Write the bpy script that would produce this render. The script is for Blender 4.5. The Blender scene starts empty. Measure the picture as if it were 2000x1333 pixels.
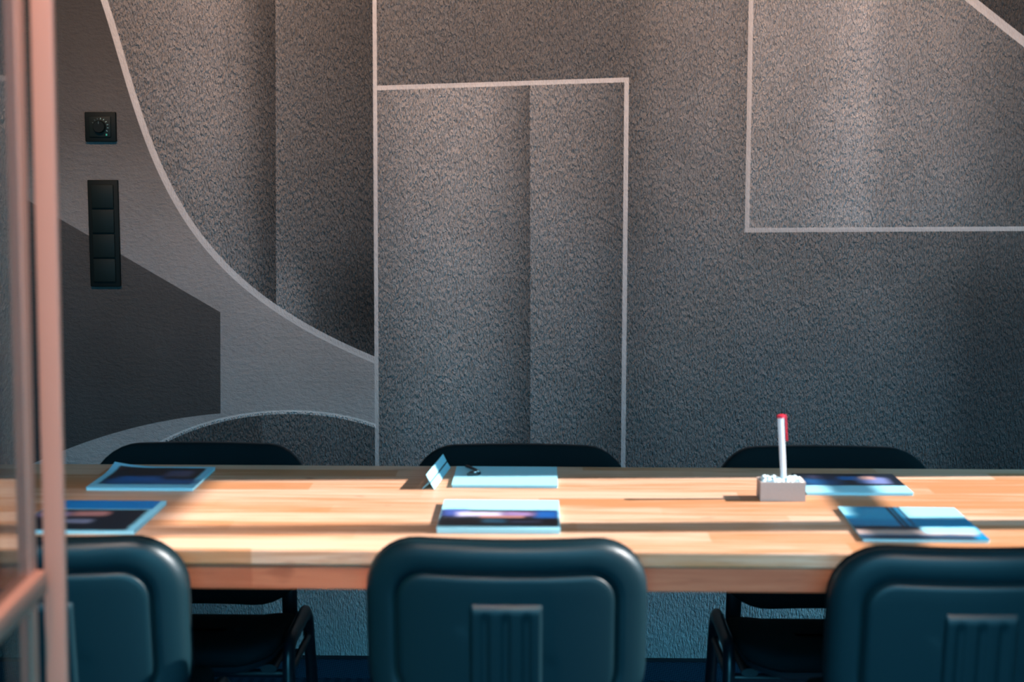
import bpy, bmesh, math, random
import numpy as np
from mathutils import Vector, Matrix, Euler

random.seed(7)
SC = bpy.context.scene
COL = SC.collection

# ------------------------------------------------------------------ camera
CAM_H, FPX, WALL_Y = 1.405, 2940.0, 4.0
YAW, PITCH, ROLL = 0.0184, math.atan(2940 / 25000.0), 0.002
cam_d = bpy.data.cameras.new('camera')
cam = bpy.data.objects.new('camera', cam_d)
COL.objects.link(cam)
cam.location = (0, 0, CAM_H)
CAM_R = (Matrix.Rotation(YAW, 3, 'Z') @ Matrix.Rotation(math.pi / 2 - PITCH, 3, 'X') @ Matrix.Rotation(ROLL, 3, 'Z'))
cam.rotation_euler = CAM_R.to_euler()
cam_d.sensor_width = 36.0
cam_d.lens = 36.0 * FPX / 2000.0
cam_d.clip_start = 0.05
cam_d.dof.use_dof = True
cam_d.dof.focus_distance = 3.95
cam_d.dof.aperture_fstop = 2.9
SC.camera = cam

# ------------------------------------------------------------------ world, sun, lamps, exposure
w = bpy.data.worlds.new('world')
SC.world = w
w.use_nodes = True
bg = w.node_tree.nodes['Background']
# blue sky that brightens upwards from the horizon
wt = w.node_tree
wtc = wt.nodes.new('ShaderNodeTexCoord')
wsp = wt.nodes.new('ShaderNodeSeparateXYZ')
wmr = wt.nodes.new('ShaderNodeMapRange')
wrp = wt.nodes.new('ShaderNodeValToRGB')
wt.links.new(wtc.outputs['Generated'], wsp.inputs[0])
wt.links.new(wsp.outputs['Z'], wmr.inputs[0])
wmr.inputs[1].default_value, wmr.inputs[2].default_value = -0.4, 0.7
wt.links.new(wmr.outputs[0], wrp.inputs[0])
for k_, (p_, c_) in enumerate(((0.0, (0.07, 0.44, 0.64, 1)), (0.42, (0.06, 0.36, 0.56, 1)), (0.62, (0.11, 0.62, 0.98, 1)), (1.0, (0.22, 1.2, 1.9, 1)))):
    e_ = wrp.color_ramp.elements[k_] if k_ < 2 else wrp.color_ramp.elements.new(p_)
    e_.position = p_
    e_.color = c_
wt.links.new(wrp.outputs[0], bg.inputs['Color'])
bg.inputs['Strength'].default_value = 4.6

SUN_EL = math.radians(29.0)
sun_d = bpy.data.lights.new('sun', 'SUN')
sun_d.energy = 14.2
sun_d.color = (1.0, 0.97, 0.95)
sun_d.angle = math.radians(0.53)
sun = bpy.data.objects.new('sun', sun_d)
COL.objects.link(sun)
sun.location = (6, 2.7, 4)
SUN_AZ = math.radians(3.2)
sun.rotation_euler = Vector((-math.cos(SUN_EL) * math.cos(SUN_AZ), -math.cos(SUN_EL) * math.sin(SUN_AZ), -math.sin(SUN_EL))).to_track_quat('-Z', 'Y').to_euler()

# added warm fill light, no known lamp, washing the mural from above
wl = bpy.data.lights.new('warm_wash_fill', 'AREA')
wl.shape = 'RECTANGLE'
wl.size, wl.size_y = 3.4, 0.10
wl.energy = 25.0
wl.spread = math.radians(56)
wl.color = (1.0, 0.60, 0.38)
wash = bpy.data.objects.new('warm_wash_fill', wl)
COL.objects.link(wash)
wash.location = (0.1, 2.1, 2.86)
wash.rotation_euler = (Vector((0.1, 4.0, 1.84)) - wash.location).to_track_quat('-Z', 'Y').to_euler()

# added fill spot, no known lamp, that brightens the open copper door
dl = bpy.data.lights.new('door_fill_spot', 'SPOT')
dl.energy = 190.0
dl.spot_size = math.radians(38)
dl.spot_blend = 0.6
dl.shadow_soft_size = 0.06
dl.color = (1.0, 0.80, 0.70)
dn = bpy.data.objects.new('door_fill_spot', dl)
COL.objects.link(dn)
dn.location = (-0.38, 1.30, 2.86)
dn.rotation_euler = (Vector((-0.68, 1.95, 1.1)) - dn.location).to_track_quat('-Z', 'Y').to_euler()

# added warm fill strip behind the camera, brightening the front of the table
ll = bpy.data.lights.new('table_fill_strip', 'AREA')
ll.shape = 'RECTANGLE'
ll.size, ll.size_y = 2.6, 0.08
ll.energy = 3.3
ll.spread = math.radians(24)
ll.color = (1.0, 0.68, 0.45)
lamp = bpy.data.objects.new('table_fill_strip', ll)
COL.objects.link(lamp)
lamp.location = (0.0, -0.25, 2.78)
lamp.rotation_euler = (Vector((0, 2.45, 0.60)) - lamp.location).to_track_quat('-Z', 'Y').to_euler()

# daylight from the sky in the window
dw = bpy.data.lights.new('window_daylight', 'AREA')
dw.shape = 'RECTANGLE'
dw.size, dw.size_y = 0.6, 2.0
dw.energy = 11.0
dw.color = (0.25, 0.70, 1.0)
day = bpy.data.objects.new('window_daylight', dw)
COL.objects.link(day)
day.location = (2.30, 2.70, 1.40)
day.rotation_euler = (Vector((-1.0, 2.9, 0.9)) - day.location).to_track_quat('-Z', 'Y').to_euler()

SC.view_settings.view_transform = 'Standard'
SC.view_settings.look = 'None'
SC.view_settings.exposure = 0.0
SC.view_settings.gamma = 1.0
SC.view_settings.use_curve_mapping = False
SC.cycles.use_denoising = True
SC.cycles.max_bounces = 10
SC.cycles.sample_clamp_indirect = 6.0


# ------------------------------------------------------------------ measuring helper: pixel -> point on a real plane
def ray(px, py):
    return (CAM_R @ Vector(((px - 1000.0) / FPX, -(py - 666.5) / FPX, -1.0)))


def atY(px, py, Y=WALL_Y):
    r = ray(px, py)
    return Vector((0, 0, CAM_H)) + r * (Y / r.y)


def atZ(px, py, z):
    r = ray(px, py)
    return Vector((0, 0, CAM_H)) + r * ((z - CAM_H) / r.z)


# ------------------------------------------------------------------ node expression helper
def lin(c):
    c = c / 255.0
    return c / 12.92 if c <= 0.04045 else ((c + 0.055) / 1.055) ** 2.4


def rgb(r, g, b):
    return (lin(r), lin(g), lin(b), 1.0)


class Mat:
    def __init__(s, name):
        s.m = bpy.data.materials.new(name)
        s.m.use_nodes = True
        s.nt = s.m.node_tree
        s.n = s.nt.nodes
        s.l = s.nt.links
        s.p = s.n['Principled BSDF']

    def node(s, t, **kw):
        x = s.n.new(t)
        for k, v in kw.items():
            setattr(x, k, v)
        return x

    def put(s, sock, v):
        if isinstance(v, E):
            s.l.new(v.s, sock)
        elif isinstance(v, bpy.types.NodeSocket):
            s.l.new(v, sock)
        else:
            sock.default_value = v

    def math(s, op, a, b=0.0, c=0.0, clamp=False):
        x = s.node('ShaderNodeMath', operation=op, use_clamp=clamp)
        s.put(x.inputs[0], a)
        s.put(x.inputs[1], b)
        if len(x.inputs) > 2:
            s.put(x.inputs[2], c)
        return E(s, x.outputs[0])

    def step(s, a, lo, hi):
        x = s.node('ShaderNodeMapRange', interpolation_type='SMOOTHSTEP')
        s.put(x.inputs[0], a)
        x.inputs[1].default_value, x.inputs[2].default_value = lo, hi
        x.inputs[3].default_value, x.inputs[4].default_value = 0.0, 1.0
        return E(s, x.outputs[0])

    def mix(s, f, a, b, mode='MIX'):
        x = s.node('ShaderNodeMix', data_type='RGBA', blend_type=mode)
        s.put(x.inputs[0], f)
        s.put(x.inputs[6], a)
        s.put(x.inputs[7], b)
        return E(s, x.outputs[2])

    def mixf(s, f, a, b):
        x = s.node('ShaderNodeMix', data_type='FLOAT')
        s.put(x.inputs[0], f)
        s.put(x.inputs[2], a)
        s.put(x.inputs[3], b)
        return E(s, x.outputs[0])

    def ramp(s, a, pts):
        """piecewise linear curve through (input, value) points"""
        lo, hi = pts[0][0], pts[-1][0]
        x = s.node('ShaderNodeMapRange')
        s.put(x.inputs[0], a)
        x.inputs[1].default_value, x.inputs[2].default_value = lo, hi
        r = s.node('ShaderNodeValToRGB')
        s.l.new(x.outputs[0], r.inputs[0])
        e = r.color_ramp.elements
        while len(e) < len(pts):
            e.new(0.5)
        for k, (p, v) in enumerate(pts):
            e[k].position = (p - lo) / (hi - lo)
            e[k].color = v if isinstance(v, tuple) else (v, v, v, 1)
        return E(s, r.outputs[0])

    def coord(s, which='Object', scale=(1, 1, 1), rot=(0, 0, 0)):
        t = s.node('ShaderNodeTexCoord')
        mp = s.node('ShaderNodeMapping')
        mp.inputs['Scale'].default_value = scale
        mp.inputs['Rotation'].default_value = rot
        s.l.new(t.outputs[which], mp.inputs[0])
        return mp.outputs[0]

    def sep(s, v):
        x = s.node('ShaderNodeSeparateXYZ')
        s.l.new(v, x.inputs[0])
        return [E(s, o) for o in x.outputs]

    def noise(s, v, scale, detail=3.0, rough=0.5, dist=0.0):
        x = s.node('ShaderNodeTexNoise')
        s.l.new(v, x.inputs['Vector'])
        x.inputs['Scale'].default_value = scale
        x.inputs['Detail'].default_value = detail
        x.inputs['Roughness'].default_value = rough
        x.inputs['Distortion'].default_value = dist
        return E(s, x.outputs[0])

    def bump(s, h, strength, distance):
        x = s.node('ShaderNodeBump')
        s.put(x.inputs['Strength'], strength)
        x.inputs['Distance'].default_value = distance
        s.put(x.inputs['Height'], h)
        s.l.new(x.outputs[0], s.p.inputs['Normal'])


class E:
    def __init__(s, m, sock):
        s.m, s.s = m, sock

    def __add__(s, o): return s.m.math('ADD', s, o)
    def __radd__(s, o): return s.m.math('ADD', o, s)
    def __sub__(s, o): return s.m.math('SUBTRACT', s, o)
    def __rsub__(s, o): return s.m.math('SUBTRACT', o, s)
    def __mul__(s, o): return s.m.math('MULTIPLY', s, o)
    def __rmul__(s, o): return s.m.math('MULTIPLY', o, s)
    def __truediv__(s, o): return s.m.math('DIVIDE', s, o)


def plain(name, color, rough=0.5, metal=0.0, spec=0.5, grain=0.0, gscale=300.0):
    m = Mat(name)
    m.p.inputs['Roughness'].default_value = rough
    m.p.inputs['Metallic'].default_value = metal
    m.p.inputs['Specular IOR Level'].default_value = spec
    n = m.noise(m.coord(), gscale, 2.0)
    c = m.mix(n * 0.5, color, tuple(min(1.0, x * 0.8) for x in color[:3]) + (1,))
    m.put(m.p.inputs['Base Color'], c)
    if grain:
        m.bump(n, grain, 0.001)
    return m.m


# ------------------------------------------------------------------ mesh helpers
def add_box(bm, lo, hi, bevel=0.0, seg=2):
    r = bmesh.ops.create_cube(bm, size=1.0)
    vs = r['verts']
    for v in vs:
        v.co = Vector([lo[i] + (v.co[i] + 0.5) * (hi[i] - lo[i]) for i in range(3)])
    if bevel:
        es = list({e for v in vs for e in v.link_edges})
        bmesh.ops.bevel(bm, geom=es, offset=bevel, segments=seg, profile=0.5, affect='EDGES')
    return vs


def box_bm(lo, hi, bevel=0.0, seg=2):
    bm = bmesh.new()
    add_box(bm, lo, hi, bevel, seg)
    return bm


def smooth_path(pts, radius=0.04, n=6):
    """round the corners of a polyline"""
    pts = [Vector(p) for p in pts]
    out = [pts[0]]
    for a, b, c in zip(pts, pts[1:], pts[2:]):
        r = min(radius, (b - a).length * 0.49, (c - b).length * 0.49)
        p, q = b + (a - b).normalized() * r, b + (c - b).normalized() * r
        for k in range(n + 1):
            t = k / n
            out.append((1 - t) ** 2 * p + 2 * t * (1 - t) * b + t * t * q)
    out.append(pts[-1])
    return out


def add_tube(bm, path, ra, rb=None, seg=14, up=Vector((1, 0, 0))):
    """oval tube: ra along 'up', rb across"""
    rb = rb or ra
    path = [Vector(p) for p in path]
    rings = []
    for k, p in enumerate(path):
        t = (path[min(k + 1, len(path) - 1)] - path[max(k - 1, 0)]).normalized()
        u = (up - t * up.dot(t)).normalized()
        v = t.cross(u)
        rings.append([bm.verts.new(p + u * ra * math.cos(2 * math.pi * i / seg) + v * rb * math.sin(2 * math.pi * i / seg)) for i in range(seg)])
    for a, b in zip(rings, rings[1:]):
        for i in range(seg):
            bm.faces.new((a[i], a[(i + 1) % seg], b[(i + 1) % seg], b[i]))
    bm.faces.new(rings[0][::-1])
    bm.faces.new(rings[-1])


def add_loft(bm, rings, cap=True):
    vr = [[bm.verts.new(p) for p in r] for r in rings]
    n = len(vr[0])
    for a, b in zip(vr, vr[1:]):
        for i in range(n):
            bm.faces.new((a[i], a[(i + 1) % n], b[(i + 1) % n], b[i]))
    if cap:
        bm.faces.new(vr[0][::-1])
        bm.faces.new(vr[-1])
    return vr


def obj(name, bm, mat, parent=None, smooth=True, angle=40, loc=None):
    me = bpy.data.meshes.new(name)
    bmesh.ops.recalc_face_normals(bm, faces=bm.faces)
    bm.to_mesh(me)
    bm.free()
    o = bpy.data.objects.new(name, me)
    COL.objects.link(o)
    if mat:
        me.materials.append(mat)
    if smooth:
        me.shade_smooth()
        me.set_sharp_from_angle(angle=math.radians(angle))
    if parent:
        o.parent = parent
    if loc is not None:
        o.location = loc
    return o


def tag(o, label=None, cat=None, group=None, kind=None):
    if label: o['label'] = label
    if cat: o['category'] = cat
    if group: o['group'] = group
    if kind: o['kind'] = kind
    return o


def empty(name, loc, rz=0.0, **kw):
    o = bpy.data.objects.new(name, None)
    COL.objects.link(o)
    o.empty_display_size = 0.05
    o.location = loc
    o.rotation_euler = (0, 0, rz)
    return tag(o, **kw)


def copy_tree(o, parent=None):
    c = o.copy()
    COL.objects.link(c)
    if parent:
        c.parent = parent
    for ch in list(o.children):
        copy_tree(ch, c)
    return c


# ------------------------------------------------------------------ mural wallpaper (printed artwork with its own printed tones)
def mural_material():
    m = Mat('mural_wallpaper')
    v = m.coord()
    x, _, z = m.sep(v)
    A = 1.0

    def tone(g):
        return lin(g) * A

    def X(px, py): return atY(px, py).x
    def Z(px, py): return atY(px, py).z

    def half(p, q, soft=0.002):
        """1 on the left-hand side of the line p->q (given on the wall)"""
        a, b = atY(*p), atY(*q)
        dx, dz = b.x - a.x, b.z - a.z
        L = math.hypot(dx, dz)
        nx, nz = -dz / L, dx / L
        d = x * nx + z * nz - (a.x * nx + a.z * nz)
        return d

    S = 0.0013
    def inside(d): return m.step(d, -S, S)

    def poly_x(pts, deg):        # signed distance to a curve x = f(z): > 0 to its right
        w_ = [atY(*p) for p in pts]
        c = np.polyfit([p.z for p in w_], [p.x for p in w_], deg)
        f, df = None, None
        for k in c:
            f = float(k) if f is None else f * z + float(k)
        for k in np.polyder(c):
            df = float(k) if df is None else df * z + float(k)
        return (x - f) / m.math('SQRT', 1.0 + df * df)

    def poly_z(pts, deg):        # > 0 above the curve z = f(x)
        w_ = [atY(*p) for p in pts]
        c = np.polyfit([p.x for p in w_], [p.z for p in w_], deg)
        f, df = None, None
        for k in c:
            f = float(k) if f is None else f * x + float(k)
        for k in np.polyder(c):
            df = float(k) if df is None else df * x + float(k)
        return (z - f) / m.math('SQRT', 1.0 + df * df)

    def rx(py, pts): return m.ramp(x, [(X(p, py), tone(g)) for p, g in pts])
    def rz(px, pts): return m.ramp(z, sorted((Z(px, p), tone(g)) for p, g in pts))

    def blob(px, py, rxp, ryp):
        c, s = atY(px, py), 4.0 / FPX
        dx, dz = (x - c.x) / (rxp * s), (z - c.z) / (ryp * s)
        return 1.0 - m.step(m.math('SQRT', dx * dx + dz * dz), 0.0, 1.0)

    # broad ground right of the big arc
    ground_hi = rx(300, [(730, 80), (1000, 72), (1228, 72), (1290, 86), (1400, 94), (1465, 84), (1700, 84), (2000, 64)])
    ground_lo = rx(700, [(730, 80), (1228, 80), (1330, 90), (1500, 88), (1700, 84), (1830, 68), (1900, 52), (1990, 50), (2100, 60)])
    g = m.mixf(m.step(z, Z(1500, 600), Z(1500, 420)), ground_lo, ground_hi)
    # wall under the table painted lighter to stand in for bounce light
    g = m.mixf(inside(half((1500, 1000), (300, 1000))), g, tone(160))

    # inner rectangle with two overlapping sheets
    seam = inside(half((1036, 950), (1035, 100)))            # left of the seam
    pl = rx(500, [(735, 92), (800, 108), (880, 117), (950, 109), (1000, 92), (1035, 71)])
    pr = rx(500, [(1035, 106), (1080, 102), (1150, 90), (1222, 70)])
    inner = m.mixf(seam, pr, pl)
    in_rect = inside(half((1222, 155), (730, 172))) * 1.0
    d_top = half((1224, 156), (737, 172))                    # > 0 below the top line
    d_right = half((1217, 912), (1224, 154))                 # > 0 left of the right line
    d_left = half((735, 905), (730, 0))                      # > 0 left of the long vertical line
    mask_rect = inside(d_top) * inside(d_right) * (1.0 - inside(d_left))
    g = m.mixf(mask_rect, g, inner)

    # upper right rectangle
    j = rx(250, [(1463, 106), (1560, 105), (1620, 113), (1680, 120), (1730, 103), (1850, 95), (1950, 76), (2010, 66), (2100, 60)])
    dj_left = half((1467, 0), (1459, 450))                   # > 0 right of it
    dj_bot = half((1459, 450), (2000, 447))                  # > 0 above it
    g = m.mixf(inside(dj_left) * inside(dj_bot), g, j)
    dk = half((1897, 0), (2003, 84))                         # > 0 above-right of the corner arc
    g = m.mixf(inside(dk), g, tone(44))

    # left field: smooth concrete sheet, seen left of the long line
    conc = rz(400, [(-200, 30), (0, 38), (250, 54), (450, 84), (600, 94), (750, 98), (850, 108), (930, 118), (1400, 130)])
    arc = poly_x([(193, -25), (200, 0), (232, 100), (262, 200), (300, 305), (345, 400), (400, 480), (470, 550), (540, 605), (620, 655), (733, 706)], 5)
    bl = rx(250, [(190, 80), (330, 95), (420, 101), (470, 88), (510, 62), (538, 50)])
    br = rx(250, [(538, 84), (560, 78), (620, 68), (690, 59), (730, 53)])
    br = br * (1.0 - 0.55 * blob(720, 600, 170, 170)) + blob(560, 600, 70, 130) * tone(62)
    bseam = inside(half((540, 900), (538, 0)))
    big = m.mixf(bseam, br, bl)
    d_poly_top = half((430, 610), (124, 432))                # > 0 below the sloping edge
    d_poly_top2 = half((124, 432), (40, 372))
    d_poly_right = half((431, 900), (430, 500))
    d_poly_bot = poly_z([(100, 890), (127, 880), (200, 853), (300, 827), (360, 817), (430, 808)], 2)
    dark = inside(d_poly_top) * inside(d_poly_right) * inside(d_poly_bot)
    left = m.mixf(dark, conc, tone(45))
    d_lower = poly_z([(300, 874), (350, 848), (430, 822), (500, 809), (560, 805), (620, 808), (680, 817), (732, 832)], 4)
    lseam = inside(half((515, 1200), (510, 700)))
    lower = m.mixf(lseam, rx(1000, [(300, 76), (515, 78), (640, 80), (735, 74)]), tone(66))
    under = m.mixf(lseam, tone(164), tone(138))  # lighter below the table: bounce light put into the print tone
    lower = m.mixf(inside(half((700, 1010), (200, 1010))), lower, under)
    left = m.mixf((1.0 - inside(d_lower)) * inside(half((520, 1400), (250, 780)) * -1.0), left, lower)
    big_mask = inside(arc) * inside(half((100, 712), (800, 712)))
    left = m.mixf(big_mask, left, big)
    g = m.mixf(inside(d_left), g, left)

    # printed light lines
    def line(d, wpx):
        h = wpx * 4.0 / FPX / 2
        return 1.0 - m.step(m.math('ABSOLUTE', d), h - 0.0012, h + 0.0012)
    above = inside(half((100, 712), (800, 712)))
    la = line(arc - 0.003, 13) * inside(d_left) * above
    lb = line(d_lower, 8) * inside(d_left) * inside(half((520, 1400), (250, 780)) * -1.0) * inside(half((200, 900), (800, 900)))
    lh = line(d_left + 0.002, 8)
    lt = line(d_top, 9) * inside(d_right + 0.006) * (1.0 - inside(d_left))
    lr = line(d_right, 9) * inside(d_top + 0.006)
    lj1 = line(dj_left, 9) * inside(dj_bot + 0.006)
    lj2 = line(dj_bot, 9) * inside(dj_left + 0.006)
    lk = line(dk, 16)
    def mx(a, b): return m.math('MAXIMUM', a, b)
    strong = mx(mx(lt, lr), mx(la, lh))
    soft = mx(mx(lj1, lj2), lk)
    g = m.mixf(strong * 0.85, g, tone(126))
    g = m.mixf(soft * 0.8, g, tone(116))
    g = m.mixf(lb * 0.85, g, tone(146))

    # plaster grain: coarse on the sheets, finer on the smooth concrete
    smooth_area = inside(d_left) * (1.0 - big_mask) * inside(d_lower)
    v1 = m.coord(scale=(1.0, 1.0, 0.34), rot=(0, -0.2, 0))
    n1 = m.noise(v1, 225.0, 2.0, 0.5, 0.15)
    n2 = m.noise(v1, 85.0, 2.0, 0.5, 0.1)
    n3 = m.noise(m.coord(scale=(0.8, 1, 1.2)), 70.0, 4.0, 0.7)
    h = m.mixf(smooth_area, (n1 - 0.5) * 0.9 + (n2 - 0.5) * 0.35, (n3 - 0.5) * 0.22)
    mott = m.noise(v, 5.0, 4.0, 0.6)
    g = g * (0.80 + 0.4 * mott)
    g = g * (0.86 + 0.28 * m.mixf(smooth_area, n1, n3))
    warm = m.node('ShaderNodeCombineColor')
    mott2 = m.noise(v, 3.0, 2.0)
    m.put(warm.inputs[0], g * (WALL_K * (1.02 + 0.10 * mott2)))
    m.put(warm.inputs[1], g * (WALL_K * 1.0))
    m.put(warm.inputs[2], g * (WALL_K * (1.04 - 0.10 * mott2)))
    m.l.new(warm.outputs[0], m.p.inputs['Base Color'])
    m.p.inputs['Roughness'].default_value = 0.85
    m.p.inputs['Specular IOR Level'].default_value = 0.2
    m.bump(h, 1.0 - 0.7 * mx(strong, soft), 0.028)
    return m.m


WALL_K = 1.82


def wood_material(name, dark, mid, light, scale=1.0):
    m = Mat(name)
    v = m.coord()
    x, y, z = m.sep(v)
    # staves running along the table, each with its own tint
    stave = m.math('FLOOR', (y + 0.02) / 0.066)
    wn = m.node('ShaderNodeTexWhiteNoise', noise_dimensions='2D')
    cm = m.node('ShaderNodeCombineXYZ')
    seg = m.math('FLOOR', x / 0.62 + stave * 0.37)
    m.put(cm.inputs[0], seg)
    m.put(cm.inputs[1], stave)
    m.l.new(cm.outputs[0], wn.inputs['Vector'])
    t = E(m, wn.outputs['Value'])
    # grain
    g1 = m.noise(m.coord(scale=(1.6, 42, 30)), 2.2, 5.0, 0.6, 0.5)
    g2 = m.noise(m.coord(scale=(4, 160, 60)), 3.0, 3.0, 0.6)
    k = m.noise(m.coord(scale=(3.2, 9, 8)), 2.4, 2.0, 0.5, 0.4)
    knot = m.step(k, 0.70, 0.78)
    f = m.step(g1 * 0.85 + t * 0.34, 0.42, 0.74)
    c = m.mix(f, light, mid)
    c = m.mix(m.step(g2, 0.55, 0.8) * 0.45, c, dark)
    c = m.mix(knot * 0.5, c, dark)
    fy = m.math('FRACT', (y + 0.02) / 0.066)
    joint = 1.0 - m.step(m.math('ABSOLUTE', fy - 0.5), 0.0, 0.5)
    jl = m.step(m.math('ABSOLUTE', fy - 0.5), 0.485, 0.5)
    c = m.mix(jl * 0.45, c, dark)
    m.put(m.p.inputs['Base Color'], c)
    m.p.inputs['Roughness'].default_value = 0.42
    m.p.inputs['Specular IOR Level'].default_value = 0.35
    m.bump(g2, 0.08, 0.002)
    return m.m


def carpet_material(name, a, b):
    m = Mat(name)
    v = m.coord(scale=(1, 1, 1))
    ch = m.node('ShaderNodeTexChecker')
    m.l.new(m.coord(rot=(0.0, 0.785, 0.785)), ch.inputs[0])
    ch.inputs['Scale'].default_value = 230.0
    n = m.noise(v, 500.0, 2.0)
    f = E(m, ch.outputs['Fac'])
    c = m.mix(f * 0.7 + n * 0.3, a, b)
    m.put(m.p.inputs['Base Color'], c)
    m.p.inputs['Roughness'].default_value = 0.95
    m.p.inputs['Specular IOR Level'].default_value = 0.1
    m.bump(f + n, 0.5, 0.003)
    return m.m


def pane_material(name, tint, fac_lo, fac_hi, rough=0.0):
    """thin pane: lets light straight through and mirrors more the shallower it is looked at"""
    m = Mat(name)
    m.n.remove(m.p)
    out = [x for x in m.n if x.type == 'OUTPUT_MATERIAL'][0]
    tr = m.node('ShaderNodeBsdfTransparent')
    tr.inputs[0].default_value = tint
    gl = m.node('ShaderNodeBsdfGlossy')
    gl.inputs['Roughness'].default_value = rough
    lw = m.node('ShaderNodeLayerWeight')
    lw.inputs[0].default_value = 0.35
    mr = m.node('ShaderNodeMapRange')
    m.l.new(lw.outputs['Facing'], mr.inputs[0])
    mr.inputs[1].default_value, mr.inputs[2].default_value = 0.25, 0.95
    mr.inputs[3].default_value, mr.inputs[4].default_value = fac_lo, fac_hi
    mx = m.node('ShaderNodeMixShader')
    m.l.new(mr.outputs[0], mx.inputs[0])
    m.l.new(tr.outputs[0], mx.inputs[1])
    m.l.new(gl.outputs[0], mx.inputs[2])
    m.l.new(mx.outputs[0], out.inputs[0])
    return m.m


M = {}
M['mural'] = mural_material()
M['wood'] = wood_material('oiled_wood', rgb(124, 72, 42), rgb(188, 126, 84), rgb(216, 173, 146))
M['wood_dark'] = wood_material('apron_wood', rgb(120, 56, 30), rgb(168, 88, 56), rgb(188, 108, 74))
M['carpet'] = carpet_material('navy_carpet', rgb(16, 34, 52), rgb(52, 82, 104))
M['carpet_edge'] = plain('carpet_binding', rgb(20, 34, 44), 0.9)
M['shell'] = plain('teal_black_plastic', (0.0005, 0.014, 0.020, 1), 0.42, spec=0.42, grain=0.15, gscale=900)
M['cushion'] = plain('black_upholstery', rgb(6, 22, 26), 0.9, spec=0.12, grain=0.3, gscale=1200)
M['chair_metal'] = plain('black_steel', rgb(12, 24, 32), 0.32, spec=0.6)
M['glide'] = plain('black_rubber', rgb(12, 12, 14), 0.7)
M['copper'] = plain('copper_lacquer', rgb(206, 138, 116), 0.45, metal=0.0, spec=0.5)
M['gasket'] = plain('black_gasket', rgb(14, 16, 22), 0.6)
M['switch'] = plain('black_switch', rgb(9, 16, 16), 0.6, spec=0.12)
M['switch_rocker'] = plain('black_rocker', rgb(12, 21, 20), 0.55, spec=0.15)
M['tick'] = plain('pale_print', rgb(150, 190, 185), 0.5)
M['tick_dim'] = plain('dim_print', rgb(60, 80, 80), 0.5)
M['paper'] = plain('shade_tinted_paper', (0.36, 0.77, 0.90, 1), 0.6)  # white paper, blue cast of the shade put into its colour
M['shade_tint_card'] = plain('shade_tinted_card', (0.36, 0.77, 0.90, 1), 0.55)  # white card with the same blue shade cast in its colour
M['slit'] = plain('dark_slit', rgb(18, 30, 44), 0.6)
M['concrete'] = plain('grey_concrete', rgb(196, 176, 166), 0.8, grain=0.4, gscale=160)
M['pebble'] = plain('white_gravel', (0.72, 0.84, 0.86, 1), 0.6)
M['pen_white'] = plain('white_plastic', rgb(222, 222, 226), 0.3)
M['pen_red'] = plain('red_plastic', rgb(232, 36, 58), 0.35)
M['black'] = plain('black_plastic', rgb(16, 20, 26), 0.35)
M['chrome'] = plain('chrome', rgb(220, 220, 220), 0.15, metal=1.0)
M['plaster'] = plain('plain_plaster', rgb(150, 140, 132), 0.9)
M['ceiling'] = plain('ceiling_paint', rgb(74, 92, 104), 0.9)
M['win_frame'] = plain('dark_window_frame', rgb(40, 38, 38), 0.5)
M['window_glass'] = pane_material('window_glass', (0.99, 0.99, 0.99, 1), 0.0, 0.25)
M['door_glass'] = pane_material('door_glass', (0.45, 0.54, 0.57, 1), 0.10, 0.55)

# ------------------------------------------------------------------ the room
XL, XR, YF, ZC = -2.3, 2.35, -0.9, 2.92
T = 0.12


def struct(name, bm, mat, parent=None, smooth=False, **kw):
    o = obj(name, bm, mat, parent, smooth=smooth, **kw)
    if parent is None:
        o['kind'] = 'structure'
    return o


struct('floor', box_bm((XL - T, YF, -0.1), (XR + T, WALL_Y + T, 0.0)), M['carpet'])
struct('ceiling', box_bm((XL - T, YF, ZC), (XR + T, WALL_Y + T, ZC + 0.1)), M['ceiling'])
struct('wall_back', box_bm((XL - T, WALL_Y, 0.0), (XR + T, WALL_Y + T, ZC)), M['mural'])
struct('wall_left', box_bm((XL - T, YF, 0.0), (XL, WALL_Y, ZC)), M['plaster'])
# right wall with the window the sun comes through
WY0, WY1, WZ0, WZ1 = 2.482, 3.198, 0.35, 2.511
bm = bmesh.new()
add_box(bm, (XR, YF, 0), (XR + T, WY0, ZC))
add_box(bm, (XR, WY1, 0), (XR + T, WALL_Y, ZC))
add_box(bm, (XR, WY0, 0), (XR + T, WY1, WZ0))
add_box(bm, (XR, WY0, WZ1), (XR + T, WY1, ZC))
struct('wall_right', bm, M['plaster'])
bb = struct('baseboard_back', box_bm((XL, WALL_Y - 0.008, 0.0), (XR, WALL_Y, 0.058)), M['carpet'])
struct('binding', box_bm((XL, WALL_Y - 0.011, 0.053), (XR, WALL_Y, 0.062), 0.002), M['carpet_edge'], bb)

win = empty('window_1', (XR + T - 0.03, (WY0 + WY1) / 2, WZ0), kind='structure')
oy = -(WY0 + WY1) / 2


def wbox(name, y0, y1, z0, z1, mat, dx=0.025):
    return obj(name, box_bm((-dx, y0 + oy, z0 - WZ0), (dx, y1 + oy, z1 - WZ0)), mat, win, smooth=False)


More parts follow.
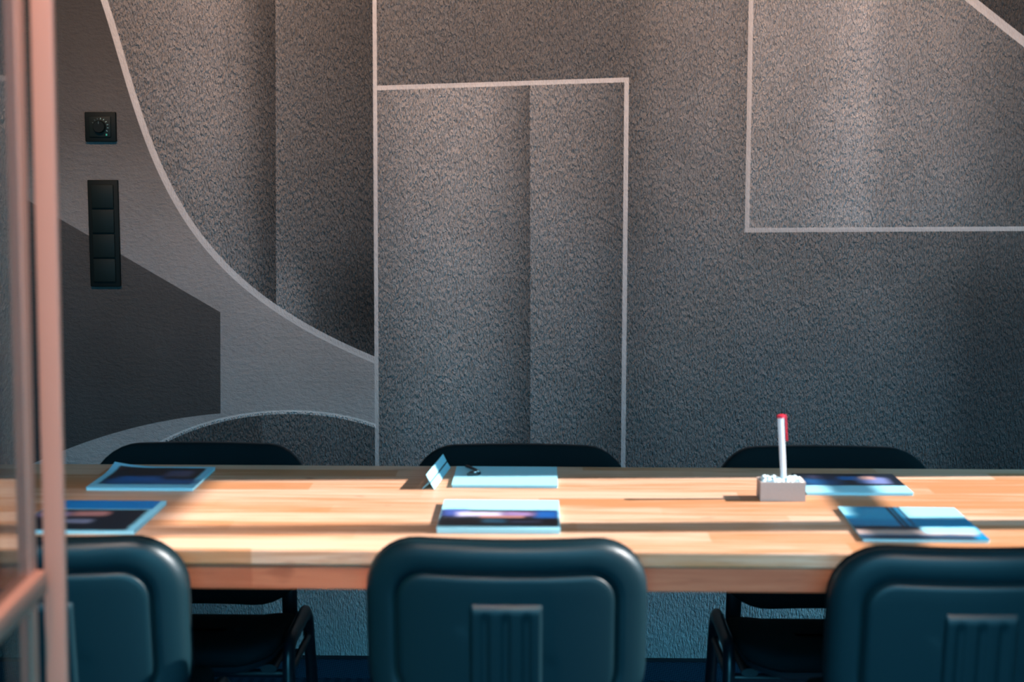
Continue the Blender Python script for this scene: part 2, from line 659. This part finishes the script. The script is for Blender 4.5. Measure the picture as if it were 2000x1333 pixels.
MU0, MU1, TR0, TR1 = 2.730, 2.800, 1.762, 1.790
bm = bmesh.new()
F = 0.012
for (a, b, c, d) in ((WY0, WY0 + F, WZ0, WZ1), (WY1 - F, WY1, WZ0, WZ1), (WY0 + F, WY1 - F, WZ0, WZ0 + F), (WY0 + F, WY1 - F, WZ1 - F, WZ1)):
    add_box(bm, (-0.025, a + oy, c - WZ0), (0.025, b + oy, d - WZ0))
obj('window_frame', bm, M['win_frame'], win, smooth=False)
wbox('mullion', MU0, MU1, WZ0 + F, WZ1 - F, M['win_frame'])
wbox('transom', WY0 + F, MU0, TR0, TR1, M['win_frame'], 0.0249)
wbox('transom', MU1, WY1 - F, TR0, TR1, M['win_frame'], 0.0249)
for (a, b) in ((WY0 + F, MU0), (MU1, WY1 - F)):
    for (c, d) in ((WZ0 + F, TR0), (TR1, WZ1 - F)):
        wbox('glass_pane', a, b, c, d, M['window_glass'], 0.003)

# ------------------------------------------------------------------ door at the left: copper frame, open glass leaf
JY = 2.0
TILT = 0.011                                               # the whole frame stands a little out of plumb
jr, jl_ = atY(118, 700, JY - 0.03).x, atY(76, 700, JY - 0.03).x
jamb = struct('trim_1', box_bm((jl_ - jr, -0.03, -1.25), (0.0, -0.018, ZC - 1.25), 0.002), M['copper'], loc=(jr, JY, 1.25))
jamb.rotation_euler = (0, TILT, 0)
gx = atY(68, 700, JY - 0.045).x + 1.25 * TILT * -1.0
ang = math.atan2(-(865 - 1054) / FPX, 1.0)               # the leaf runs back towards the camera at this small angle
door = empty('door_1', (gx, JY - 0.031, 0.0), kind='structure')
door.rotation_euler = (0, TILT, ang)
RZ1, RZ0 = atY(96, 1117, 1.93).z, atY(96, 1163, 1.93).z
LH = 2.30                                                  # leaf height
# local: leaf runs along -Y, its visible face looks to +X
obj('stile', box_bm((-0.036, -0.063, 0.02), (0.0, -0.0265, LH), 0.002), M['copper'], door)
obj('stile_gasket', box_bm((-0.03, -0.0260, 0.02), (-0.010, -0.0005, LH)), M['gasket'], door)
obj('stile', box_bm((-0.036, -0.96, 0.02), (0.0, -0.90, LH), 0.002), M['copper'], door)
obj('top_rail', box_bm((-0.036, -0.90, LH - 0.06), (0.0, -0.063, LH), 0.002), M['copper'], door)
obj('bottom_rail', box_bm((-0.036, -0.90, 0.02), (0.0, -0.063, 0.12), 0.002), M['copper'], door)
obj('middle_rail', box_bm((-0.038, -0.94, RZ0), (0.014, -0.03, RZ1), 0.003), M['copper'], door)
obj('glass_pane', box_bm((-0.008, -0.90, 0.12), (-0.002, -0.063, RZ0)), M['door_glass'], door, smooth=False)
obj('glass_pane', box_bm((-0.008, -0.90, RZ1), (-0.002, -0.063, LH - 0.06)), M['door_glass'], door, smooth=False)

# ------------------------------------------------------------------ table
TZ = 0.76
TY0, TY1, TX0, TX1 = 2.464, 3.178, -1.75, 1.75
table = empty('conference_table', (0, (TY0 + TY1) / 2, 0),
              label='long oiled wood conference table with booklets laid out and chairs on both sides', cat='table')
ty = -(TY0 + TY1) / 2
obj('tabletop', box_bm((TX0, TY0 + ty, TZ - 0.026), (TX1, TY1 + ty, TZ), 0.003), M['wood'], table, smooth=False)
for (a, b) in ((TY0 + 0.006, TY0 + 0.028), (TY1 - 0.028, TY1 - 0.006)):
    tag(obj('apron', box_bm((TX0 + 0.03, a + ty, TZ - 0.070), (TX1 - 0.03, b + ty, TZ - 0.026), 0.002), M['wood_dark'], table, smooth=False),
        'reddish wooden apron')
for sx in (-1, 1):
    for (a, b) in ((TY0 + 0.05, TY0 + 0.11), (TY1 - 0.11, TY1 - 0.05)):
        xx = sx * 1.60
        obj('leg', box_bm((xx - 0.03, a + ty, 0.0), (xx + 0.03, b + ty, TZ - 0.026), 0.003), M['chair_metal'], table)

# ------------------------------------------------------------------ chair (sitter looks to local +Y)
BW, BZ0, BZ1, BSAG = 0.2335, 0.447, 0.796, 0.040
LEAN = math.radians(6.5)


def back_outline(inset, nq=9, ns=7):
    """closed outline of the backrest (x, z) shrunk by inset: round shoulders, rounder bottom"""
    a = BW - inset
    zt, zb = BZ1 - inset, BZ0 + inset
    rt, rb = max(0.090 - inset * 0.8, 0.012), max(0.125 - inset * 0.9, 0.012)
    rt, rb = min(rt, a * 0.95, (zt - zb) * 0.48), min(rb, a * 0.95, (zt - zb) * 0.48)
    pts = []

    def arc(cx, cz, r, a0, a1):
        for k in range(nq):
            t = a0 + (a1 - a0) * k / (nq - 1)
            pts.append((cx + r * math.cos(t), cz + r * math.sin(t)))

    def seg(p, q):
        for k in range(1, ns):
            t = k / ns
            pts.append((p[0] + (q[0] - p[0]) * t, p[1] + (q[1] - p[1]) * t))
    P = math.pi
    arc(a - rt, zt - rt, rt, 0, P / 2); seg((a - rt, zt), (-a + rt, zt))
    arc(-a + rt, zt - rt, rt, P / 2, P); seg((-a, zt - rt), (-a, zb + rb))
    arc(-a + rb, zb + rb, rb, P, 1.5 * P); seg((-a + rb, zb), (a - rb, zb))
    arc(a - rb, zb + rb, rb, 1.5 * P, 2 * P); seg((a, zb + rb), (a, zt - rt))
    return pts


def back_pos(x, z, y):
    """flat backrest coordinates -> curved and leaning"""
    y = y + BSAG * (x / BW) ** 2 - math.tan(LEAN) * (z - BZ1)
    return Vector((x, y - 0.255 - 0.0, z))


def back_surface(bm, profile):
    """rings of (inset, y); closes the last ring by joining left and right halves"""
    rings = []
    for inset, y in profile:
        rings.append([bm.verts.new(back_pos(px, pz, y)) for px, pz in back_outline(inset)])
    n = len(rings[0])
    for a, b in zip(rings, rings[1:]):
        for i in range(n):
            bm.faces.new((a[i], a[(i + 1) % n], b[(i + 1) % n], b[i]))
    return rings


def cap_ring(bm, ring):
    n = len(ring)
    # pair points mirrored top <-> bottom by walking from the right-hand middle both ways
    up = [ring[i] for i in range(0, n // 2 + 1)]
    dn = [ring[-i % n] for i in range(0, n // 2 + 1)]
    for k in range(n // 2):
        f = [up[k], up[k + 1], dn[k + 1], dn[k]]
        u = []
        for q in f:
            if q not in u:
                u.append(q)
        if len(u) >= 3:
            try:
                bm.faces.new(u)
            except ValueError:
                pass


def make_chair():
    root = empty('conference_chair', (0, 0, 0), cat='chair', group='conference chairs around the table')
    # plastic back: rounded rim, groove, raised field
    bm = bmesh.new()
    prof = [(0.010, 0.036), (0.003, 0.032), (0.000, 0.024), (0.001, 0.014), (0.006, 0.005), (0.014, 0.001), (0.024, -0.001), (0.036, -0.001), (0.045, 0.000),
            (0.0485, 0.003), (0.050, 0.010), (0.0515, 0.011), (0.053, 0.010), (0.0555, 0.0020), (0.058, -0.0005), (0.066, -0.0015)]
    prof += [(0.07 + 0.016 * k, -0.0015) for k in range(1, 6)]
    r = back_surface(bm, prof)
    cap_ring(bm, r[-1])
    cap_ring(bm, r[0])
    back = obj('backrest', bm, M['shell'], root, angle=60)
    # raised spine cover with three grooves on the back of the shell
    bm = bmesh.new()
    hw, zt, zb = 0.061, BZ1 - 0.100, BZ0 + 0.04
    nx, nz = 49, 30
    grid = []
    for jz in range(nz + 1):
        row = []
        for ix in range(nx + 1):
            fx, fz = ix / nx, jz / nz
            xx = -hw + 2 * hw * fx
            zz = zb + (zt - zb) * fz
            e = min(fx, 1 - fx) * 2 * hw
            et = (1 - fz) * (zt - zb)
            y = 0.0000 - 0.0085 * min(1.0, min(e / 0.006, et / 0.010))
            for gx_ in (-0.034, 0.0, 0.034):
                if et > 0.016 and abs(xx - gx_) < 0.009:
                    y += 0.004 * (1 - (abs(xx - gx_) / 0.009) ** 2) * min(1.0, (et - 0.016) / 0.012)
            row.append(bm.verts.new(back_pos(xx, zz, y)))
        grid.append(row)
    for a, b in zip(grid, grid[1:]):
        for i in range(nx):
            bm.faces.new((a[i], a[i + 1], b[i + 1], b[i]))
    obj('spine_cover', bm, M['shell'], back, angle=70)
    # upholstered pad on the sitter's side
    bm = bmesh.new()
    prof = [(0.006, 0.030), (0.000, 0.034), (0.000, 0.042), (0.005, 0.048), (0.018, 0.053), (0.040, 0.054)]
    prof += [(0.04 + 0.018 * k, 0.054) for k in range(1, 7)]
    r = back_surface(bm, prof)
    cap_ring(bm, r[-1])
    cap_ring(bm, r[0])
    tag(obj('back_cushion', bm, M['cushion'], back, angle=60), 'black upholstered back pad')

    # seat: saddle shaped, higher at the sides, tilted back a little
    def seat_z(x, y): return 0.398 + 0.11 * y + 0.020 * (x / 0.20) ** 2 - 0.9 * max(0, y - 0.08) ** 2

    def seat_ring(inset, dz, nq=8):
        a, y0, y1, r_ = 0.212 - inset, -0.205 + inset, 0.165 - inset, 0.07
        pts = []
        for cx, cy, a0 in ((a - r_, y1 - r_, 0), (-a + r_, y1 - r_, 90), (-a + r_, y0 + r_, 180), (a - r_, y0 + r_, 270)):
            for k in range(nq):
                t = math.radians(a0 + 90 * k / (nq - 1))
                px, py = cx + r_ * math.cos(t), cy + r_ * math.sin(t)
                pts.append(Vector((px, py, seat_z(px, py) + dz)))
        return pts
    def seat_block(prof, name, mat, parent):
        bm = bmesh.new()
        rr = [[bm.verts.new(p) for p in seat_ring(i, d)] for i, d in prof]
        n = len(rr[0])
        for a, b in zip(rr, rr[1:]):
            for i in range(n):
                bm.faces.new((a[i], a[(i + 1) % n], b[(i + 1) % n], b[i]))
        for ring in (rr[0], rr[-1]):
            # close with strips across so that the saddle keeps its shape
            h = n // 4
            L = ring[h // 2 + 0: h // 2 + 2 * h + 1]
            bm.faces.new(ring)
        return obj(name, bm, mat, parent, angle=60)
    seat = seat_block([(0.030, -0.004), (0.006, 0.0), (0.0, 0.008), (0.0, 0.020), (0.004, 0.028), (0.014, 0.033), (0.04, 0.036), (0.07, 0.037), (0.10, 0.037), (0.13, 0.037)],
                      'seat', M['cushion'], root)
    seat_block([(0.06, -0.026), (0.030, -0.024), (0.012, -0.016), (0.008, -0.003), (0.02, -0.002)], 'seat_pan', M['shell'], seat)

    # side frames: each leg its own bent oval tube, meeting in a rail beside the seat
    for s in (-1, 1):
        x = 0.232 * s
        up = Vector((1, 0, 0))
        bm = bmesh.new()
        add_tube(bm, smooth_path([(x + 0.012 * s, 0.135, 0.012), (x, 0.100, 0.446), (x, 0.0, 0.446)], 0.05), 0.0125, 0.018, up=up)
        leg = obj('leg', bm, M['chair_metal'], root)
        obj('glide', box_bm((x + 0.012 * s - 0.014, 0.115, 0.0), (x + 0.012 * s + 0.014, 0.157, 0.022), 0.005), M['glide'], leg)
        bm = bmesh.new()
        add_tube(bm, smooth_path([(x + 0.012 * s, -0.215, 0.012), (x, -0.150, 0.446), (x, 0.0, 0.446)], 0.05), 0.0125, 0.018, up=up)
        leg = obj('leg', bm, M['chair_metal'], root)
        obj('glide', box_bm((x + 0.012 * s - 0.014, -0.237, 0.0), (x + 0.012 * s + 0.014, -0.195, 0.022), 0.005), M['glide'], leg)
        bm = bmesh.new()
        add_tube(bm, [(x + 0.002 * s, 0.106, 0.385), (x + 0.002 * s, -0.165, 0.385)], 0.007, 0.009, up=up)
        obj('side_stretcher', bm, M['chair_metal'], root)
        # upright carrying the back
        bm = bmesh.new()
        ux = 0.188 * s
        b0, b1 = back_pos(ux, 0.56, 0.018), back_pos(ux, 0.66, 0.020)
        add_tube(bm, smooth_path([(ux, 0.08, 0.388), (ux, -0.200, 0.372), (ux, b0.y + 0.002, 0.45), b0, b1], 0.05), 0.017, 0.009, up=up)
        obj('upright', bm, M['chair_metal'], root)
    bm = bmesh.new()
    add_tube(bm, [(-0.228, 0.06, 0.372), (0.228, 0.06, 0.372)], 0.009, 0.009, up=Vector((0, 0, 1)))
    obj('cross_bar', bm, M['chair_metal'], root)
    bm = bmesh.new()
    add_tube(bm, [(-0.228, -0.10, 0.362), (0.228, -0.10, 0.362)], 0.009, 0.009, up=Vector((0, 0, 1)))
    obj('cross_bar', bm, M['chair_metal'], root)
    return root


NEAR_Y = 2.364 + 0.255
FAR_Y = 3.222 + 0.054 - 0.255
chair = make_chair()
spots = [
    (-0.053, NEAR_Y, 0.0, 'dark teal chair seen from behind, middle of the near side, right shoulder lit by sun'),
    (-0.818, NEAR_Y - 0.004, 0.0, 'dark teal chair seen from behind, half hidden by the copper door frame'),
    (0.702, NEAR_Y - 0.034, math.radians(1.2), 'shaded dark teal chair seen from behind, before the striped magazine'),
    (-0.734, FAR_Y, math.pi, 'black chair on the wall side, behind the dark booklet with blue shaded border'),
    (-0.041, FAR_Y, math.pi, 'black conference chair on the wall side behind the tent card and two tone sheet'),
    (0.614, FAR_Y - 0.002, math.pi, 'black conference chair on the wall side behind the pen in the concrete block'),
]
for i, (x, y, rz, lab) in enumerate(spots):
    c = chair if i == 0 else copy_tree(chair)
    c.location = (x, y, 0)
    c.rotation_euler = (0, 0, rz)
    c['label'] = lab


# ------------------------------------------------------------------ printed matter on the table
def cover_material(name, base, rects, photo=None):
    """printed sheet: rects of (x0, x1, y0, y1, colour, soft) over the base, in the sheet's own 0..1 frame"""
    m = Mat(name)
    v = m.coord('Generated')
    x, y, z = m.sep(v)
    c = None
    nz = m.noise(m.coord('Generated', scale=(3.0, 8.0, 1)), 2.0, 3.0, 0.6)
    col = base
    for (x0, x1, y0, y1, k, s) in rects:
        xa = x + (nz - 0.5) * (s * 1.5)
        ya = y + (nz - 0.5) * (s * 1.5)
        f = m.step(xa, x0 - s, x0 + s) * (1.0 - m.step(xa, x1 - s, x1 + s)) * m.step(ya, y0 - s, y0 + s) * (1.0 - m.step(ya, y1 - s, y1 + s))
        col = m.mix(f, col, k)
    m.put(m.p.inputs['Base Color'], col)
    m.p.inputs['Roughness'].default_value = 0.38
    m.p.inputs['Specular IOR Level'].default_value = 0.4
    return m.m


PAPER = (0.36, 0.77, 0.90, 1)  # white paper with the blue of the shade painted in
NAVY = rgb(14, 26, 40)
DARK = rgb(22, 24, 34)
BLUE = rgb(0, 118, 190)
TEAL = rgb(0, 120, 165)
MAUVE = rgb(150, 130, 170)
ROSE = rgb(170, 120, 120)


def booklet(name, x0, x1, y0, y1, thick, cover, label, rz=0.0, group=None, cat='booklet', curl=0.0):
    cx, cy = (x0 + x1) / 2, (y0 + y1) / 2
    root = empty(name, (cx, cy, TZ), rz, label=label, cat=cat)
    hx, hy = (x1 - x0) / 2, (y1 - y0) / 2
    t = thick
    if t > 0.003:
        obj('pages', box_bm((-hx + 0.001, -hy + 0.001, 0.0), (hx - 0.001, hy - 0.001, t - 0.0008), 0.0004, 1), M['paper'], root, smooth=False)
    bm = bmesh.new()
    nx, ny = 16, 16
    top, bot = [], []
    for j in range(ny + 1):
        ta, ba = [], []
        for i in range(nx + 1):
            px, py = -hx + 2 * hx * i / nx, -hy + 2 * hy * j / ny
            d = max(0.0, (1 - i / nx) + (j / ny) - 1.55) / 0.45
            zz = t + curl * d * d
            ta.append(bm.verts.new((px, py, zz)))
            ba.append(bm.verts.new((px, py, zz - 0.0008)))
        top.append(ta)
        bot.append(ba)
    for j in range(ny):
        for i in range(nx):
            bm.faces.new((top[j][i], top[j][i + 1], top[j + 1][i + 1], top[j + 1][i]))
            bm.faces.new((bot[j][i], bot[j + 1][i], bot[j + 1][i + 1], bot[j][i + 1]))
    for i in range(nx):
        bm.faces.new((top[0][i + 1], top[0][i], bot[0][i], bot[0][i + 1]))
        bm.faces.new((top[ny][i], top[ny][i + 1], bot[ny][i + 1], bot[ny][i]))
    for j in range(ny):
        bm.faces.new((top[j][0], top[j + 1][0], bot[j + 1][0], bot[j][0]))
        bm.faces.new((top[j + 1][nx], top[j][nx], bot[j][nx], bot[j + 1][nx]))
    obj('cover', bm, cover, root, smooth=False)
    return root


CY = (0.24, 0.66, 0.86, 1)  # paper of the shaded left booklets, more blue shade painted in
booklet('booklet', -0.898, -0.684, 2.912, 3.120, 0.007,
        cover_material('cover_dark_bordered', CY, [(0.07, 0.93, 0.16, 0.93, NAVY, 0.02), (0.10, 0.98, 0.17, 0.38, rgb(0, 90, 150), 0.08),
                                                  (0.18, 0.60, 0.30, 0.52, rgb(0, 100, 170), 0.08), (0.60, 0.84, 0.52, 0.80, rgb(80, 80, 110), 0.05)]),
        'dark booklet with blue shaded border and curled corner, before the leftmost far chair', curl=0.010)
booklet('booklet', -0.920, -0.706, 2.560, 2.792, 0.008,
        cover_material('cover_blue_top', CY, [(0.0, 0.95, 0.70, 1.1, BLUE, 0.01), (0.0, 0.93, 0.0, 0.68, NAVY, 0.03), (0.02, 0.30, 0.42, 0.58, MAUVE, 0.06),
                                             (0.32, 0.62, 0.46, 0.60, ROSE, 0.06), (0.25, 0.56, 0.22, 0.34, rgb(110, 120, 150), 0.05)]),
        'booklet with plain blue band and dark photo, half hidden by the copper door frame')
booklet('booklet', -0.180, 0.038, 2.583, 2.813, 0.009,
        cover_material('cover_white_top', PAPER, [(0.0, 0.985, 0.09, 0.64, DARK, 0.015), (0.80, 0.985, 0.36, 0.60, rgb(10, 80, 150), 0.05), (0.02, 0.22, 0.42, 0.66, rgb(60, 80, 150), 0.06),
                                                 (0.14, 0.52, 0.42, 0.56, rgb(200, 190, 215), 0.05), (0.52, 0.78, 0.44, 0.56, rgb(150, 120, 165), 0.06),
                                                 (0.34, 0.70, 0.37, 0.43, rgb(180, 120, 110), 0.03), (0.36, 0.56, 0.20, 0.30, rgb(80, 140, 170), 0.04), (0.60, 0.84, 0.20, 0.28, rgb(90, 90, 115), 0.04)]),
        'thick white booklet with dark night photo, before the middle near chair')
booklet('booklet', 0.525, 0.735, 2.910, 3.092, 0.006,
        cover_material('cover_dark_top', PAPER, [(-0.1, 1.1, 0.36, 1.1, NAVY, 0.02), (0.05, 0.40, 0.38, 0.70, rgb(20, 80, 130), 0.12), (0.42, 0.60, 0.66, 0.84, rgb(0, 110, 180), 0.05),
                                                (0.58, 0.88, 0.46, 0.80, rgb(120, 130, 180), 0.06), (0.62, 0.78, 0.68, 0.84, rgb(200, 150, 140), 0.04), (0.15, 0.4, 0.70, 0.9, rgb(50, 50, 75), 0.05)]),
        'glossy booklet with dark top half, lying just right of the concrete pen block')
booklet('magazine', 0.560, 0.777, 2.542, 2.786, 0.006,
        cover_material('cover_open_photo', rgb(0, 130, 175), [(-0.1, 0.14, 0.72, 1.1, PAPER, 0.05), (0.50, 1.1, 0.62, 1.1, PAPER, 0.02), (0.10, 0.46, 0.58, 0.95, rgb(40, 160, 200), 0.08),  # teal between the white top corners: transom shade painted into the print
                                                            (0.40, 0.425, 0.36, 1.1, NAVY, 0.008), (0.44, 0.46, 0.36, 1.1, NAVY, 0.008), (0.50, 0.52, 0.40, 1.1, rgb(10, 60, 90), 0.008),
                                                            (-0.1, 0.56, 0.24, 0.38, DARK, 0.05), (-0.1, 0.95, 0.12, 0.26, rgb(190, 160, 150), 0.04), (0.54, 0.98, 0.18, 0.36, PAPER, 0.03),
                                                            (-0.1, 0.90, -0.1, 0.11, rgb(40, 62, 84), 0.03)]),
        'open looking magazine with striped photo and painted teal shade, lying before the right near chair', rz=math.radians(-1.2), cat='magazine')
sheet = booklet('booklet', -0.175, 0.038, 2.959, 3.147, 0.006,
                cover_material('cover_plain', PAPER, [(0.0, 0.001, 0.0, 0.001, PAPER, 0.01)]),
                'plain white booklet with a small black clip on it, before the middle far chair')

# small clip with two bright rivets lying on the plain booklet
kp = atZ(925, 927, TZ + 0.006)
clip = empty('binder_clip', (kp.x, kp.y, TZ + 0.006), math.radians(20),
             label='small black clip with two shiny rivets lying on the plain white booklet', cat='clip')
bm = bmesh.new()
outl = [(-0.019, -0.012), (0.004, -0.016), (0.014, -0.006), (0.012, 0.010), (-0.004, 0.008)]
add_loft(bm, [[Vector((x, y, zz)) for x, y in outl] for zz in (0.0, 0.006)])
bmesh.ops.bevel(bm, geom=bm.edges[:], offset=0.0012, segments=2, affect='EDGES')
obj('clip_body', bm, M['black'], clip)
bm = bmesh.new()
add_tube(bm, smooth_path([(0.010, 0.004, 0.004), (0.012, 0.03, 0.004), (0.004, 0.062, 0.005)], 0.02), 0.004, 0.003)
obj('strap', bm, M['black'], clip)
for (x, y) in ((0.000, -0.010), (0.009, -0.002)):
    bm = bmesh.new()
    bmesh.ops.create_uvsphere(bm, u_segments=14, v_segments=8, radius=0.0035)
    tag(obj('rivet', bm, M['chrome'], clip, loc=(x, y, 0.006)), 'shiny rivet')

# tent card
p0, p1 = Vector((-0.2087, 2.941, TZ)), Vector((-0.189, 3.155, TZ))
tc = empty('tent_card', (p0 + p1) / 2, math.atan2(p1.y - p0.y, p1.x - p0.x) - math.pi / 2,
           label='folded white tent card standing on end beside the plain white booklet, crossed feet', cat='card')
L2 = (p1 - p0).length / 2
def plate(a, b, th=0.0012):
    a, b = Vector((a[0], 0, a[1])), Vector((b[0], 0, b[1]))
    n = Vector((-(b - a).z, 0, (b - a).x)).normalized() * th / 2
    bm = bmesh.new()
    add_loft(bm, [[Vector((q.x, yy, q.z)) for q in (a - n, b - n, b + n, a + n)] for yy in (-L2, L2)])
    return bm
tag(obj('front_panel', plate((0.000, 0.0008), (-0.007, 0.0125)), M['shade_tint_card'], tc, smooth=False), 'lower printed strip')
obj('crease', plate((-0.007, 0.0127), (-0.0085, 0.0152), 0.001), M['slit'], tc, smooth=False)
obj('upper_panel', plate((-0.0085, 0.0154), (-0.016, 0.030)), M['shade_tint_card'], tc, smooth=False)
obj('rear_foot', plate((-0.0095, 0.0135), (-0.024, 0.0008)), M['shade_tint_card'], tc, smooth=False)

# concrete pen block, gravel and pen
bx0, bx1 = atZ(1485, 980, TZ).x, atZ(1573, 980, TZ).x
by0 = atZ(1530, 980, TZ).y
bxc = (bx0 + bx1) / 2
BH, BD = 0.037, 0.052
blk = empty('pen_block', (bxc, by0 + BD / 2, TZ), label='small grey concrete block filled with white gravel, holding one pen', cat='pen holder')
hx = (bx1 - bx0) / 2
bm = bmesh.new()
wt = 0.005
add_box(bm, (-hx, -BD / 2, 0.0), (hx, BD / 2, BH - 0.0101))
add_box(bm, (-hx, -BD / 2, BH - 0.010), (hx, -BD / 2 + wt, BH))
add_box(bm, (-hx, BD / 2 - wt, BH - 0.010), (hx, BD / 2, BH))
add_box(bm, (-hx, -BD / 2 + wt, BH - 0.010), (-hx + wt, BD / 2 - wt, BH))
add_box(bm, (hx - wt, -BD / 2 + wt, BH - 0.010), (hx, BD / 2 - wt, BH))
obj('block', bm, M['concrete'], blk, smooth=False)
bm = bmesh.new()
rnd = random.Random(3)
for i in range(12):
    for j in range(6):
        px = -hx + 0.009 + (2 * hx - 0.018) * i / 11 + rnd.uniform(-0.002, 0.002)
        py = -BD / 2 + 0.009 + (BD - 0.018) * j / 5 + rnd.uniform(-0.002, 0.002)
        if abs(px - 0.003) < 0.006 and abs(py) < 0.008:
            continue
        r = rnd.uniform(0.0045, 0.0062)
        mt = Matrix.Translation((px, py, BH - 0.002 + rnd.uniform(-0.001, 0.003))) @ Euler((rnd.random() * 3, rnd.random() * 3, rnd.random() * 3)).to_matrix().to_4x4() @ Matrix.Diagonal((1.2, 0.9, 0.75, 1))
        bmesh.ops.create_icosphere(bm, subdivisions=2, radius=r, matrix=mt)
gr = obj('gravel', bm, M['pebble'], None, loc=blk.location)
tag(gr, 'white gravel heaped in the top of the concrete block', 'gravel', kind='stuff')

pb = atY(1531, 940, by0 + BD / 2)
pt = atY(1525, 810, by0 + BD / 2)
pen = empty('pen', (pb.x, pb.y, TZ + BH - 0.006), label='white pen with red cap and clip standing upright in the concrete block', cat='pen')
plen = pt.z - (TZ + BH - 0.006)
pen.rotation_euler = (0, -math.atan2(pb.x - pt.x, pt.z - pb.z), 0)
PR = 0.0068
bm = bmesh.new()
prof = [(0.0, 0.0055), (0.02, 0.0060), (0.05, 0.0064), (plen - 0.012, PR), (plen - 0.004, PR)]
add_loft(bm, [[Vector((r * math.cos(t * math.pi / 3 + 0.3), r * math.sin(t * math.pi / 3 + 0.3), zz)) for t in range(6)] for zz, r in prof])
bmesh.ops.bevel(bm, geom=[e for e in bm.edges if abs((e.verts[0].co - e.verts[1].co).z) > 0.004], offset=0.0012, segments=2, affect='EDGES')
obj('barrel', bm, M['pen_white'], pen, angle=25)
bm = bmesh.new()
add_loft(bm, [[Vector((r * math.cos(t * math.pi / 10), r * math.sin(t * math.pi / 10), zz)) for t in range(20)]
              for zz, r in ((plen - 0.006, PR + 0.0006), (plen - 0.001, PR + 0.0004), (plen, PR - 0.002))])
add_box(bm, (PR - 0.001, -0.0022, plen - 0.004), (PR + 0.0042, 0.0022, plen - 0.0005), 0.0008)
add_box(bm, (PR + 0.0012, -0.0022, plen - 0.052), (PR + 0.0042, 0.0022, plen - 0.003), 0.0008)
tag(obj('cap_with_clip', bm, M['pen_red'], pen), 'red cap with long clip')

# ------------------------------------------------------------------ wall controls
a, b = atY(167, 219), atY(229, 277)
th = empty('thermostat', ((a.x + b.x) / 2, WALL_Y, (a.z + b.z) / 2), label='square black thermostat with round dial on the mural wall above the switches', cat='thermostat')
hw, hh = (b.x - a.x) / 2, (a.z - b.z) / 2
obj('frame', box_bm((-hw, -0.011, -hh), (hw, 0.0, hh), 0.002), M['switch'], th)
obj('face_plate', box_bm((-hw * 0.70, -0.015, -hh * 0.70), (hw * 0.70, -0.009, hh * 0.70), 0.002), M['switch_rocker'], th)
bm = bmesh.new()
add_loft(bm, [[Vector((r * math.cos(t * math.pi / 16), yy, r * math.sin(t * math.pi / 16))) for t in range(32)]
              for yy, r in ((-0.014, 0.0165), (-0.024, 0.0160), (-0.0265, 0.0145))])
dial = obj('dial', bm, M['switch'], th)
obj('pointer', box_bm((-0.0006, -0.0272, 0.007), (0.0006, -0.0262, 0.014)), M['tick_dim'], dial, smooth=False)
for k in range(9):
    t = math.radians(150 - 22.5 * k)
    bm = bmesh.new()
    add_box(bm, (-0.0005, -0.0158, 0.0195), (0.0005, -0.0148, 0.0235))
    bmesh.ops.rotate(bm, verts=bm.verts, cent=(0, 0, 0), matrix=Matrix.Rotation(-(t - math.pi / 2) * -1 * -1, 3, 'Y'))
    obj('scale_mark', bm, M['tick'] if k > 2 else M['tick_dim'], th, smooth=False)
obj('indicator', box_bm((0.0155, -0.0158, -0.0235), (0.0195, -0.0148, -0.0185)), plain('green_print', rgb(40, 150, 130), 0.5), th, smooth=False)

a, b = atY(173, 352.5), atY(236, 560.5)
ctr = atY(205, 456)
hw, hh = 0.0405, (a.z - b.z) / 2
sw = empty('light_switch', (ctr.x, WALL_Y, ctr.z), label='tall black four gang light switch panel on the mural wall', cat='light switch')
bm = bmesh.new()
add_box(bm, (-hw, -0.010, -hh), (hw, 0.0, hh), 0.002)
obj('frame', bm, M['switch'], sw)
pitch = 2 * (hh - 0.011) / 4
for k in range(4):
    zc = hh - 0.011 - pitch * (k + 0.5)
    bm = box_bm((-0.029, -0.0155, zc - pitch / 2 + 0.002), (0.029, -0.008, zc + pitch / 2 - 0.002), 0.0015)
    obj('rocker', bm, M['switch_rocker'], sw)
